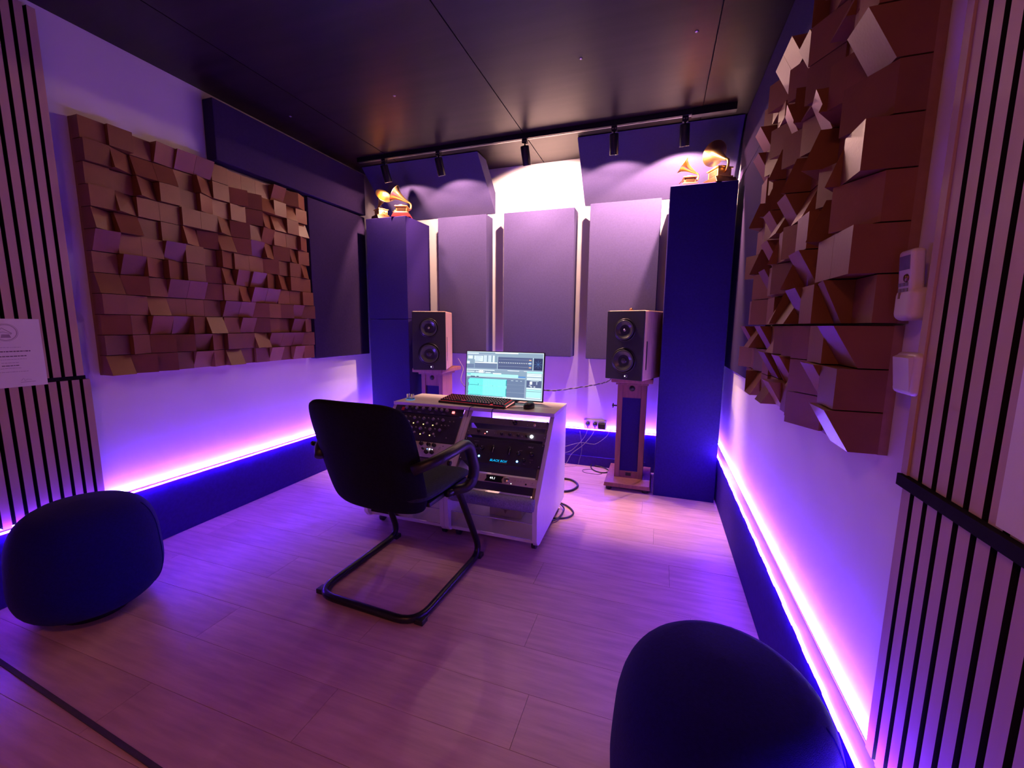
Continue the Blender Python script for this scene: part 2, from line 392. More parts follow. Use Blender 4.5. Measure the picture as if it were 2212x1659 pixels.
# ------------------------------------------------------------------ fabric panels
def panel(name, a, b, label, m='navy', group=None, bev=.006, cat='acoustic panel'):
    lo_ = ((a[0]+b[0])/2, (a[1]+b[1])/2, a[2])
    mb = bx(tuple(a[i]-lo_[i] for i in range(3)), tuple(b[i]-lo_[i] for i in range(3)))
    return tag(obj(name, mb, m, bevel=bev, loc=lo_), label, cat, group)
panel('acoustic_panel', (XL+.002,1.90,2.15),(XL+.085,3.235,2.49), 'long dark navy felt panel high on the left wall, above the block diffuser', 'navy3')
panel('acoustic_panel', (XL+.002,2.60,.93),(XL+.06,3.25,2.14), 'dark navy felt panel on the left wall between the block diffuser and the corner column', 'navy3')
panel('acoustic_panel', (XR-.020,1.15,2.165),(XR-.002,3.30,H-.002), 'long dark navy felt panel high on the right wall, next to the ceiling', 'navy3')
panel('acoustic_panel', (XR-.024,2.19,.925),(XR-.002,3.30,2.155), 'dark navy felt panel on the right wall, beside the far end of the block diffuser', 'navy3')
panel('acoustic_panel', (-1.893,3.42,.945),(-1.428,3.57,2.13), 'lavender grey fabric panel on the back wall beside the left loudspeaker', 'navy2', 'fabric panels on the back wall')
panel('acoustic_panel', (-1.272,3.42,.945),(-.676,3.57,2.125), 'widest lavender grey fabric panel, in the middle of the back wall behind the screen', 'navy2', 'fabric panels on the back wall')
panel('acoustic_panel', (-.556,3.42,.935),(-.032,3.57,2.14), 'lavender grey fabric panel on the back wall behind the right loudspeaker', 'navy2', 'fabric panels on the back wall')
for (x0,x1,y0,zt,zs,label) in ((-2.42,-2.022,3.12,2.09,1.245,'dark navy fabric corner column at the left carrying two golden trophies'),
                            (.020,.4175,3.05,2.105,None,'dark navy fabric corner column at the right carrying two golden trophies')):
    t = thing('corner_column', label, 'column', ((x0+x1)/2, (y0+3.50)/2, 0), group='corner columns')
    hx = (x1-x0)/2; hy = (3.50-y0)/2
    zz = [0, zs, zt] if zs else [0, zt]
    for i in range(len(zz)-1):
        obj('column_section', bx((-hx,-hy,zz[i]+(.002 if i else 0)),(hx,hy,zz[i+1])), 'navy', t, bevel=.005)
# slanted corner traps
def trap(x0, x1, label):
    mb = MB(); mb.prism([(3.18,H-.004),(3.575,2.165),(3.575,2.34),(3.36,H-.004)], x0, x1, 'x')
    o = obj('slanted_panel', mb, 'navy2', bevel=.005); return tag(o, label, 'acoustic panel', 'slanted panels under the ceiling')
trap(-2.49, -1.405, 'slanted lavender fabric panel under the ceiling above the left column')
trap(-.625, .445, 'slanted lavender fabric panel under the ceiling above the right column')

# ------------------------------------------------------------------ track and spots
t = thing('ceiling_track', 'black ceiling track rail with five spotlights across the back of the room', 'light track', (-1.0,TY,H))
obj('rail', bx((-1.40,-.018,-.034),(1.37,.018,0)), 'trackm', t, bevel=.002)
obj('conductor_strip', bx((-1.39,-.004,-.036),(1.36,.004,-.0335)), 'chrome', t)
obj('feed_box', bx((1.12,-.022,-.042),(1.372,.022,0)), 'trackm', t, bevel=.002)
ords = ['leftmost black track spotlight, above the left column', 'second black track spotlight from the left', 'middle black track spotlight aimed at the bright bare wall', 'second black track spotlight from the right', 'rightmost black track spotlight, lighting the golden trophies']
for (sx, aim, pw, cone), lab in zip(SPOTS, ords):
    t = thing('track_spotlight', lab, 'spotlight', (sx,TY,H-.034), group='black spotlights on the ceiling track')
    obj('adapter', bx((-.018,-.017,-.03),(.018,.017,0)), 'trackm', t, bevel=.002)
    mb = MB(); mb.box((-.012,-.018,-.022),(-.003,-.0165,-.014)); mb.box((.003,-.018,-.022),(.012,-.0165,-.014)); obj('contact', mb, 'chrome', t)
    obj('stem', MB().cyl(.005, -.062, -.025, seg=12), 'trackm', t)
    piv = Vector((0,0,-.058)); d = Vector(aim).normalized()
    dd = (d+Vector((d.x*3,0,-1.2))).normalized(); q = (-dd).to_track_quat('Z','Y')
    mb = MB(); mb.lathe([(.001,.018),(.028,.014),(.030,.006),(.030,-.108),(.0285,-.112),(.026,-.112),(.026,-.1035),(.001,-.1035)], 28, cap=False)
    o = obj('lamp_body', mb, 'blackm', t, loc=piv, rot=q.to_euler())
    obj('lamp_lens', MB().cyl(.0255, -.107, -.1036, seg=20), 'lens', o)
    ld = bpy.data.lights.new('spot_light', 'SPOT'); ld.energy = pw; ld.color = SPOT_COL
    ld.spot_size = R(cone); ld.spot_blend = .2; ld.shadow_soft_size = .012
    lo = link('spot_light', ld, t, piv+dd*.118); lo.rotation_euler = (-d).to_track_quat('Z','Y').to_euler()
    ld = bpy.data.lights.new('spill_light', 'SPOT'); ld.energy = SPILL; ld.color = SPOT_COL       # the wide stray light of the same lens
    ld.spot_size = R(178); ld.spot_blend = .02; ld.shadow_soft_size = .018
    link('spill_light', ld, t, piv+dd*.118)
# invented housing for the added fill light behind the camera
t = thing('fill_lamp', 'invented round flat lamp, out of view, housing the warm fill light', 'lamp', (-.7,-.8,H))
obj('fill_lamp_housing', MB().lathe([(.2,0),(.2,-.045),(.185,-.055),(.182,-.045),(.0,-.045)][:4], 32), 'white', t)

# ------------------------------------------------------------------ trophies
def trophy(loc, rz, label, s=1., base='red', squat=False):
    t = thing('gramophone_trophy', label, 'trophy', loc, (0,0,rz), 'golden gramophone trophies'); t.scale = (s,s,s)
    mb = MB(); mb.prism([(-.062,0),(.062,0),(.046,.028),(-.046,.028)], -.05, .05, 'y'); obj('plinth', mb, base, t, bevel=.002)
    mb = MB(); mb.box((-.044,-.038,.028),(.044,.038,.034)); mb.box((-.036,-.032,.034),(.036,.032,.066)); mb.box((-.042,-.037,.066),(.042,.037,.072))
    obj('gold_box', mb, 'gold', t, bevel=.0015)
    obj('name_plate', bx((-.026,-.0335,.038),(.026,-.032,.060)), 'brass', t)
    mb = MB(); mb.cyl(.030,.072,.079,seg=24); mb.cyl(.004,.079,.086,seg=10); obj('turntable', mb, 'gold', t)
    obj('crank', MB().tube([(-.036,0,.05),(-.052,0,.05),(-.054,0,.042),(-.064,0,.042)], .0028, 8), 'gold', t)
    obj('tonearm', MB().tube(smooth_path([(.030,.0,.05),(.052,0,.058),(.056,0,.085),(.046,0,.098),(.030,0,.104)],4), .0058, 10), 'gold', t)
    # horn: bell opening up-left
    mb = MB(); mb.T = Matrix.Translation((.040,0,.100)) @ Matrix.Rotation(R(-58), 4, 'Y')
    prof = [(.006,0),(.010,.02),(.016,.045),(.024,.068),(.036,.088),(.054,.102),(.0555,.104),(.053,.1035),(.034,.091),(.022,.071),(.013,.045),(.006,.02)]
    mb.lathe(prof, 32, cap=False); obj('horn', mb, 'gold', t)
    return t
trophy((-2.325,3.21,2.09), R(150), 'golden gramophone trophy on the left column, nearer to the side wall', 1.25, 'brass')
trophy((-2.105,3.20,2.09), R(20), 'golden gramophone trophy on the left column, at its inner edge with red plinth', 1.3, 'red')
trophy((.135,3.16,2.105), R(8), 'golden gramophone trophy on a red plinth, on the right column', 1.0, 'red')
trophy((.315,3.15,2.105), R(-62), 'bigger golden gramophone trophy with dark plinth and rounded horn, right column', 1.45, 'brass')

# ------------------------------------------------------------------ desk
DX0, DX1 = -1.612, -.538
t = thing('studio_desk', 'white rack desk on castors with a sloped front, in the middle of the room', 'desk', (0,0,0))
side = [(2.62,.682),(2.62,.075),(2.02,.05),(1.985,.06),(1.962,.09),(1.955,.24),(1.965,.285),(2.285,.670),(2.30,.682)]
for x0, x1 in ((DX0,DX0+.026),(-1.101,-1.0745),(-1.0735,-1.047),(DX1-.026,DX1)):
    obj('side_panel', MB().prism(side, x0, x1, 'x'), 'white', t, bevel=.0015)
obj('desk_top', bx((DX0,2.292,.682),(DX1,2.64,.703)), 'foamw', t, bevel=.0015)
for x0, x1 in ((DX0+.026,-1.101),(-1.047,DX1-.026)):
    obj('bottom_panel', bx((x0,2.0,.06),(x1,2.61,.08)), 'white', t)
    obj('front_glass', bx((x0+.001,1.992,.081),(x1-.001,1.996,.168)), 'pane', t)
    obj('glass_edge', bx((x0+.001,1.991,.168),(x1-.001,1.997,.1705)), 'acryl', t)
    obj('back_brace', bx((x0,2.60,.08),(x1,2.615,.22)), 'white', t)
    for xx in (x0+.0005, x1-.0125):
        mb = MB(); mb.prism([(2.255,.640),(1.985,.315),(1.995,.307),(2.265,.632)], xx, xx+.012, 'x'); obj('rack_rail', mb, 'chrome', t)
for x in (DX0+.06, -1.12, -1.03, DX1-.04):
    for y in (2.06, 2.56):
        mb = MB(); mb.cyl(.024, x-.013, x+.013, 'x', (0,y,.0245), 18, .003)
        c_ = obj('castor', mb, 'black', t)
        mb = MB(); mb.prism([(y-.02,.062),(y+.02,.062),(y+.012,.03),(y-.006,.03)], x+.0135, x+.016, 'x'); mb.prism([(y-.02,.062),(y+.02,.062),(y+.012,.03),(y-.006,.03)], x-.016, x-.0135, 'x'); obj('castor_fork', mb, 'blackm', c_)
# ---- rack units : local x right, z up the slope, y inwards
PHI = -math.atan2(.642, .7665)
def rack(x0, s0, s1, label, m, depth=.16, bev=.001, name='rack_unit'):
    c = Vector((x0, 2.30-.642*s1, .69-.7665*s1))
    t = thing(name, label, 'audio unit', c, (PHI,0,0))
    h = s1-s0; t['h'] = h
    obj('faceplate', bx((0,-.004,0),(.483,0,h-.001)), m, t, bevel=bev)
    dd = min(depth, .30)
    obj('chassis', bx((.022,.0005,.003),(.461,dd,h-.004)), 'rackblack', t)
    return t, h
def knob(t, x, s, s1, r=.008, d=.014, m='knob', mark=True, ptr=0):
    z = s1-s
    mb = MB(); mb.cyl(r, -.004-d, -.0042, 'y', (x,0,z), 18, min(.0015,r*.2)); o = obj('knob', mb, m, t)
    if mark:
        mm = MB(); a = ptr; mm.T = Matrix.Translation((x,0,z)) @ Matrix.Rotation(a,4,'Y'); mm.box((-.0007,-.0047-d,r*.2),(.0007,-.004-d,r*.9)); obj('pointer', mm, 'print', o)
def ledm(t, x, s, s1, r, m, name='indicator_light'):
    obj(name, MB().lathe([(r,-.0042),(r*.9,-.0042-r*.5),(r*.4,-.0042-r*.8)], 12, 'y', (x,0,s1-s)), m, t)
def toggle(t, x, s, s1):
    z = s1-s; mb = MB(); mb.cyl(.003,-.007,-.0042,'y',(x,0,z),10); mb.tube([(x,-.006,z),(x,-.014,z+.003)], .0012, 6); obj('toggle_switch', mb, 'chrome', t)
XR0 = -1.044
A = lambda X: X-XR0
# A: top right, champagne/dark face
s0, s1 = .047, .091
t, h = rack(XR0, s0, s1, 'thin audio unit topmost in the right desk half, with a big black knob', 'rackgrey')
knob(t, A(-.759), .071, s1, .0135, .018, ptr=R(-60)); ledm(t, A(-.684), .077, s1, .0022, 'print')
mb = MB(); mb.cyl(.008,-.007,-.0042,'y',(A(-.641),0,s1-.076),16); obj('switch_ring', mb, 'chrome', t)
mb = MB(); mb.tube([(A(-.641),-.006,s1-.076),(A(-.641)+.003,-.02,s1-.068)], .0022, 8); obj('lever', mb, 'red', t)
for xx, ss in ((-.618,.078),(-.595,.062),(-.595,.088),(-.575,.066)): ledm(t, A(xx), ss, s1, .0022, 'knob', 'screw')
obj('ear_knob', MB().cyl(.006,-.014,-.004,'y',(A(-.568),0,s1-.056),12), 'knob', t)
# B
s0, s1 = .124, .168
t, h = rack(XR0, s0, s1, 'thin black audio unit with a big glowing white button, under the top unit', 'rackgrey')
knob(t, A(-.969), .143, s1, .009, .012); ledm(t, A(-.917), .142, s1, .003, 'e_white'); ledm(t, A(-.927), .154, s1, .003, 'e_redb')
for xx in (-.823,-.773,-.723,-.673): knob(t, A(xx), .148, s1, .009, .012, 'knob', True, R(40))
for xx in (-.798,-.749,-.700): toggle(t, A(xx), .152, s1)
ledm(t, A(-.645), .146, s1, .0095, 'e_white', 'glowing_button')
for xx in (-.866,-.855): toggle(t, A(xx), .150, s1)
for xx in (-1.034,-.571): ledm(t, A(xx), .146, s1, .003, 'chrome', 'screw')
# C
s0, s1 = .184, .331
t, h = rack(XR0, s0, s1, 'large black audio unit with blue lamps and glowing cyan lettering', 'rackblack')
for xx, ss, rr in ((-.916,.247,.011),(-.963,.270,.008),(-.697,.257,.011),(-.621,.255,.0125),(-.659,.293,.0095),(-.956,.236,.009)): knob(t, A(xx), ss, s1, rr, .016, ptr=R(random.uniform(-50,50)))
for xx in (-.853,-.755):
    mb = MB(); n = 20; mb.lathe([(.011,-.0046),(.011,-.0105),(.0085,-.0125)], n, 'y'); 
    for v in mb.v: v.z *= 2.3
    for v in mb.v: v.x += A(xx); v.z += s1-.247
    obj('tube_window', mb, 'knob', t)
    mb = MB(); mb.tube([(A(xx)+.004,-.0128,s1-.27),(A(xx)+.005,-.0128,s1-.235)], .0011, 6); obj('window_glint', mb, 'chrome', t)
ledm(t, A(-.926), .295, s1, .0058, 'e_blue'); ledm(t, A(-.697), .302, s1, .0058, 'e_blue')
textmesh('BLACK BOX', .0185, 'cyan_lettering', 'e_cyan', t, (A(-.806),-.0045,s1-.311), shear=.25)
textmesh('HG-2', .0125, 'model_lettering', 'print', t, (A(-.637),-.0045,s1-.211), shear=.15)
for xx, ss, ww in ((-.965,.205,.03),(-.960,.250,.02),(-.962,.302,.028),(-.62,.283,.018),(-.655,.312,.014),(-.69,.235,.018),(-.78,.322,.05)):
    obj('scale_print', bx((A(xx)-ww/2,-.0045,s1-ss-.0008),(A(xx)+ww/2,-.004,s1-ss+.0008)), 'mprint', t)
toggle(t, A(-.622), .300, s1)
for xx in (-1.034,-.571):
    for ss in (.196,.318): ledm(t, A(xx), ss, s1, .003, 'chrome', 'screw')
# D
s0, s1 = .391, .436
t, h = rack(XR0, s0, s1, 'champagne coloured audio unit with a dark display reading 44.1', 'racksilver')
obj('display_window', MB().prism([(A(-.857),.004),(A(-.848),.022),(A(-.853),.040),(A(-.752),.040),(A(-.760),.022),(A(-.752),.004)], -.0048, -.004, 'y'), 'knob', t)
textmesh('44.1', .019, 'display_digits', 'e_disp', t, (A(-.813),-.0052,.024))
knob(t, A(-.730), .414, s1, .0155, .012, 'chrome', False)
mb = MB()
for k in range(5):
    xx = A(-.700)+k*.0165; z = .0245 if k else .022
    for a in (-1,1): mb.tube([(xx,-.0045,z),(xx+a*.0035,-.0045,z+.004)], .0008, 4)
    mb.box((xx-.001,-.0046,z+.009),(xx+.001,-.0042,z+.0105))
obj('arrow_print', mb, 'mprint', t)
mb = MB()
for xx, z in ((A(-.905),.026),(A(-.883),.028),(A(-.883),.016)):
    mb.tube([(xx-.003,-.0045,z+.003),(xx,-.0045,z),(xx+.003,-.0045,z+.003)], .0008, 4)
obj('symbol_print', mb, 'mprint', t)
ledm(t, A(-.703), .429, s1, .0016, 'e_white'); ledm(t, A(-.621), .423, s1, .0052, 'knob', 'headphone_socket')
mb = MB(); mb.tube([(A(-.592),-.0045,.020),(A(-.583),-.0045,.028),(A(-.585),-.0045,.019)], .0008, 4); mb.box((A(-.598),-.0046,.012),(A(-.572),-.0042,.0135)); obj('maker_mark', mb, 'mprint', t)
# left bay
XL0 = -1.5855
A = lambda X: X-XL0
s0, s1 = .010, .060
t, h = rack(XL0, s0, s1, 'black audio unit with grey knobs and a red glowing square, top left of desk', 'rackblack')
for xx in (-1.5,-1.426,-1.379,-1.332,-1.288,-1.249,-1.213): knob(t, A(xx), .028, s1, .0105, .014, 'knobg', True, R(random.uniform(-60,60)))
knob(t, A(-1.463), .030, s1, .013, .008, 'knob')
obj('red_button', bx((A(-1.176),-.010,s1-.044),(A(-1.160),-.004,s1-.030)), 'e_redb', t, bevel=.001)
obj('brown_button', bx((A(-1.535),-.010,s1-.05),(A(-1.515),-.004,s1-.026)), 'red', t, bevel=.001)
for xx in (-1.475,-1.405,-1.315,-1.232): obj('scale_print', bx((A(xx)-.012,-.0045,s1-.052),(A(xx)+.012,-.004,s1-.0505)), 'print', t)
s0, s1 = .064, .243
t, h = rack(XL0, s0, s1, 'tall black audio unit dotted with small knobs and amber lights, left side of the desk', 'rackblack')
for xx, ss in ((-1.416,.131),(-1.345,.133),(-1.279,.134),(-1.343,.2),(-1.277,.202),(-1.487,.131),(-1.41,.2)): ledm(t, A(xx), ss, s1, .0034, 'e_amber')
for r0, ss, rr, m in ((-1.418,.096,.0095,'knobg'),(-1.384,.125,.0068,'chrome'),(-1.351,.165,.0095,'knobg'),(-1.316,.194,.0068,'chrome'),(-1.451,.091,.0042,'chrome'),(-1.384,.160,.0042,'chrome')):
    for k in range(-1, 4):
        X = r0+.0662*k
        if X < -1.19 and X > -1.57: knob(t, A(X), ss, s1, rr, .012, m, False)
for xx, ss in ((-1.171,.102),(-1.194,.130),(-1.171,.129),(-1.218,.131),(-1.145,.10),(-1.24,.206),(-1.16,.21)): knob(t, A(xx), ss, s1, .0035, .008, 'chrome', False)
s0, s1 = .245, .341
t, h = rack(XL0, s0, s1, 'white-faced audio unit with black knobs and a blue-white light, behind the office chair', 'rackwhite')
for xx, ss, rr in ((-1.309,.262,.0125),(-1.259,.263,.0125),(-1.222,.265,.0125),(-1.258,.311,.0125),(-1.221,.310,.012),(-1.36,.262,.0125),(-1.41,.262,.0125),(-1.36,.311,.0125),(-1.14,.30,.006),(-1.287,.292,.007)): knob(t, A(xx), ss, s1, rr, .016, ptr=R(30))
ledm(t, A(-1.246), .290, s1, .004, 'e_white'); ledm(t, A(-1.262), .290, s1, .002, 'e_blue'); ledm(t, A(-1.228), .290, s1, .002, 'e_white')
for xx in (-1.187,-1.180): obj('scale_print', bx((A(xx)-.0008,-.0045,s1-.288),(A(xx)+.0008,-.004,s1-.268)), 'dprint', t)
ledm(t, A(-1.165), .262, s1, .003, 'knob', 'screw')
s0, s1 = .345, .389
t, h = rack(XL0, s0, s1, 'thin dark audio unit low in the left desk half, behind the armrest', 'rackgrey')
for xx in (-1.20,-1.16,-1.25,-1.4): knob(t, A(xx), .367, s1, .007, .012)
# foam roll and box
mb = MB(); mb.lathe([(.022,0),(.034,.004),(.037,.02),(.037,.470),(.034,.484),(.020,.488)], 24, 'x')
tag(obj('foam_roll', mb, 'foam', loc=(-1.041,1.985,.275)), 'grey-blue foam roll lying across the right half of the desk, above the white box', 'foam roll')
t = thing('small_carton', 'small white box with a dark emblem in the lower right compartment of the desk', 'box', (-.80,2.295,.0805))
obj('box_body', bx((-.10,-.09,0),(.10,.09,.062)), 'carton', t, bevel=.002); obj('lid', bx((-.102,-.092,.052),(.102,.092,.072)), 'carton', t, bevel=.002)
mb = MB(); mb.prism([(-.03,.046),(-.008,.040),(-.006,.028),(0,.018),(.006,.028),(.008,.040),(.03,.046),(.004,.043),(-.004,.043)], -.0908, -.0902, 'y'); obj('emblem', mb, 'mprint', t)

# ---- things on the desk
ZT = .703
t = thing('computer_monitor', 'thin black computer monitor showing turquoise waveforms, standing on the desk', 'monitor', (-.948,2.60,ZT), (0,0,0))
obj('stand_base', bx((-.10,-.06,0),(.10,.035,.007)), 'black', t, bevel=.002); 
mb = MB(); mb.prism([(-.02,.006),(.0,.006),(.0,.16),(-.012,.16)], -.025, .025, 'x'); obj('stand_neck', mb, 'black', t)
scr = obj('housing', bx((-.2735,-.008,0),(.2735,.008,.318)), 'black', t, bevel=.002, loc=(0,-.048,.010), rot=(R(-6),0,0))
SW, SHh = .534, .305
def srect(mb, x0, y0, x1, y1, k, lift=0):     # screen coords 0..1, y down
    mb.k = k; X0, X1 = -SW/2+x0*SW, -SW/2+x1*SW; Z1, Z0 = .313-y0*SHh, .313-y1*SHh; d = -.0086-lift
    mb.add([(X0,d,Z0),(X1,d,Z0),(X1,d,Z1),(X0,d,Z1)], [(0,1,2,3)])
cols = [('scr_grey',(.30,.42,.55),.85),('scr_dark',(.10,.13,.26),.9),('scr_light',(.72,.86,.90),1.0),('scr_cyan',(.16,.93,.86),1.0),('scr_pale',(.42,.98,.88),1.0),
        ('scr_mid',(.16,.22,.36),.95),('scr_navy',(.03,.04,.11),1),('scr_blue',(.12,.30,.65),.9),('scr_orange',(.95,.55,.3),1),('scr_line',(.38,.46,.62),.9),('scr_white',(.95,1,1),1.05),('scr_teal',(.05,.40,.50),.8)]
scm = [emit(n_, c_, s_*1.25) for n_, c_, s_ in cols]
sb = MB(); rr = random.Random(5)
srect(sb, 0,0,1,1, 0); L1, L2, L3 = .0002, .0004, .0006
for (x0,y0,x1,y1,k) in [(0,0,1,.012,2),(.38,.012,.68,.03,10),(0,.03,.16,.05,2),(.02,.055,.38,.075,9),(.10,.09,.16,.17,2),(.015,.09,.08,.16,2),(.11,.09,.22,.21,2),(.23,.08,.27,.22,2),(.29,.08,.33,.22,2),(.35,.08,.375,.22,2),
        (.11,.225,.41,.245,10),(.0,.21,.04,.27,2),(.11,.25,.41,.36,5),(0,.27,.10,.36,5),(.415,.08,.418,.37,2),(.42,.105,.865,.36,1),(.88,.11,.99,.36,6),(.868,.10,.872,.37,2),
        (.0,.375,1,.39,9),(0,.39,.38,.41,2),(0,.43,.11,.45,2),(.125,.43,.25,.45,2),(.17,.40,.23,.46,10),(.26,.44,.33,.46,2),(.36,.455,.47,.475,10),(.55,.385,.70,.395,10),(.76,.385,.80,.395,10),
        (.01,.475,.69,.535,4),(.69,.50,.785,.535,7),(.01,.475,.12,.52,3),(.01,.54,.785,.548,2),(0,.552,.785,.558,6),
        (.0,.57,.78,.965,5),(.03,.585,.545,.955,3),(.23,.585,.545,.955,4),(.545,.60,.775,.955,5),
        (.545,.685,.775,.689,2),(.545,.77,.775,.773,9),(.545,.85,.775,.854,2),(.775,.57,.785,.97,9),
        (.80,.39,.99,.42,4),(.80,.43,.985,.50,2),(.80,.52,.985,.57,2),(.80,.58,.985,.725,1),(.80,.73,.985,.76,2),(.80,.77,.985,.80,4),(.80,.815,.985,.93,4),(.80,.935,.985,.955,2),
        (0,.97,1,.99,2),(.50,.955,.785,.975,10),(.0,.99,1,1,9),(0,0,.006,1,9),(.994,0,1,1,2)]:
    srect(sb, x0, y0, x1, y1, k, L1)
for i in range(17): srect(sb, .435+i*.0235,.215,.443+i*.0235,.232,10,L2)
for y in (.15,.30): srect(sb, .43,y,.81,y+.004,9,L2)
for y, k in ((.145,8),(.19,7),(.215,10),(.255,7),(.30,8)): srect(sb, .82,y,.85,y+.018,k,L2)
for a in range(4):
    th = a*PI/4; cx, cy = .935,.235
    sb.k = 7; X = -SW/2+cx*SW; Z = .313-cy*SHh; u = Vector((math.cos(th),0,math.sin(th))); v = Vector((-u.z,0,u.x))*.0006; c_ = Vector((X,-.0091,Z))
    sb.add([c_-u*.026-v, c_+u*.026-v, c_+u*.026+v, c_-u*.026+v], [(0,1,2,3)])
for (x0,y0,x1,y1,k) in [(.01,.57,.045,.61,5),(.01,.685,.04,.755,5),(.01,.87,.035,.91,5),(.045,.725,.17,.735,11),(.165,.70,.172,.74,11),(.17,.735,.54,.739,9),(.36,.725,.366,.742,11),(.045,.94,.20,.948,11),(.20,.945,.42,.949,11),
        (.84,.60,.87,.66,10),(.83,.67,.86,.70,9),(.92,.60,.935,.66,9),(.85,.70,.87,.715,10),(.89,.70,.91,.715,10),(.85,.585,.95,.592,2),(.06,.54,.12,.552,6),(.14,.535,.17,.55,6),(.535,.60,.548,.72,11),(.535,.78,.546,.94,11),
        (.015,.49,.06,.505,11),(.60,.595,.63,.603,2),(.66,.598,.69,.606,2),(.72,.60,.74,.608,2),(.80,.455,.985,.462,9),(.80,.545,.985,.552,9),(.80,.785,.985,.79,9)]:
    srect(sb, x0, y0, x1, y1, k, L2)
for i in range(16): srect(sb, .115,.095+i*.0075,.115+rr.uniform(.03,.10),.098+i*.0075,9,L3)
for i in range(12): srect(sb, .235,.09+i*.011,.265,.094+i*.011,9,L3); srect(sb, .295,.09+i*.011,.325,.094+i*.011,9,L3)
for i in range(14): srect(sb, .015+i*.026,.415,.015+i*.026+.014,.423,6,L3)
obj('screen', sb, scm, scr)['label'] = 'lit screen with turquoise waveforms and grey windows'

t = thing('keyboard', 'black keyboard with glowing red keys in front of the monitor', 'keyboard', (-1.085,2.335,ZT), (0,0,R(-6)))
mb = MB(); mb.prism([(0,0),(.155,0),(.155,.026),(.15,.03),(.005,.014),(0,.012)], -.238, .238, 'x'); obj('case', mb, 'black', t, bevel=.002)
ks = MB(); kl = MB()
slope = math.atan2(.016,.145)
ks.T = kl.T = Matrix.Translation((0,.006,.0155)) @ Matrix.Rotation(slope,4,'X')
for r_ in range(6):
    y = .004+r_*.0232+(.004 if r_ == 5 else 0); x = -.228
    while x < .215:
        ww = .0165
        if r_ == 0 and -.12 < x < -.05: ww = .108
        if not (.062 < x < .066 or .132 < x < .136): 
            ks.add([(x,y,0),(x+ww,y,0),(x+ww,y+.0175,0),(x,y+.0175,0),(x+.002,y+.002,.009),(x+ww-.002,y+.002,.009),(x+ww-.002,y+.015,.009),(x+.002,y+.015,.009)],
               [(0,3,2,1),(4,5,6,7),(0,1,5,4),(1,2,6,5),(2,3,7,6),(3,0,4,7)])
            kl.box((x+ww*.35,y+.006,.009),(x+ww*.65,y+.012,.0095))
        x += ww+.0028
tag(obj('keys', ks, 'black', t), kind='stuff')
tag(obj('key_legends', kl, 'e_key', t), kind='stuff')
gl = MB(); gl.T = Matrix.Translation((0,.006,.0145)) @ Matrix.Rotation(slope,4,'X'); gl.box((-.230,.002,0),(.222,.144,.0008)); obj('backlight', gl, 'e_red', t)
gl = MB(); gl.prism([(.02,.007),(.135,.020),(.135,.024),(.02,.011)], .238, .2395, 'x'); obj('side_light_bar', gl, 'e_redb', t)
gl = MB(); gl.prism([(.02,.007),(.135,.020),(.135,.024),(.02,.011)], -.2395, -.238, 'x'); obj('side_light_bar', gl, 'e_redb', t)
tag(obj('keyboard_cable', MB().tube(smooth_path([(-1.045,2.325,.707),(-1.058,2.295,.706),(-1.066,2.284,.695),(-1.075,2.255,.62),(-1.0755,2.20,.56),(-1.085,2.10,.44)],6), .0022, 8), 'cable'), 'thin black keyboard cable hanging down the middle of the desk front', 'cable')
t = thing('computer_mouse', 'small black computer mouse on the desk, right of the keyboard', 'mouse', (-.722,2.40,ZT), (0,0,R(-5)))
mb = MB(); n = 14
prof = [(1,0),(1.02,.012),(.93,.026),(.7,.034),(.35,.038),(.02,.0385)]
mb.lathe([(r*.03,h_) for r,h_ in prof], 24)
for v in mb.v: v.y *= 1.75
obj('mouse_body', mb, 'black', t)
obj('scroll_wheel', MB().cyl(.006,-.003,.003,'x',(0,-.028,.033),12), 'knobg', t)
tag(obj('mouse_cable', MB().tube(smooth_path([(-.752,2.375,.708),(-.80,2.36,.706),(-.86,2.335,.706),(-.90,2.30,.706),(-.915,2.283,.700),(-.918,2.275,.65),(-.92,2.29,.60)],6), .0022, 8), 'cable'), 'thin black mouse cable curving over the front edge of the desk', 'cable')
t = thing('glass_tumbler', 'small clear glass holder with a glowing blue foot, on the left end of the desk', 'glass', (-1.545,2.385,ZT))
obj('foot', MB().cyl(.030,0,.004,seg=24), emit('blue_glow_foot',(.10,.35,.8),.5), t)  # bluish glow in the glass put in as emission on the foot
mb = MB(); mb.box((-.022,-.012,.004),(-.010,.012,.040)); mb.box((.010,-.012,.004),(.022,.012,.040)); mb.box((-.024,-.013,.004),(.024,.013,.012)); obj('glass_body', mb, 'glass', t, bevel=.002)

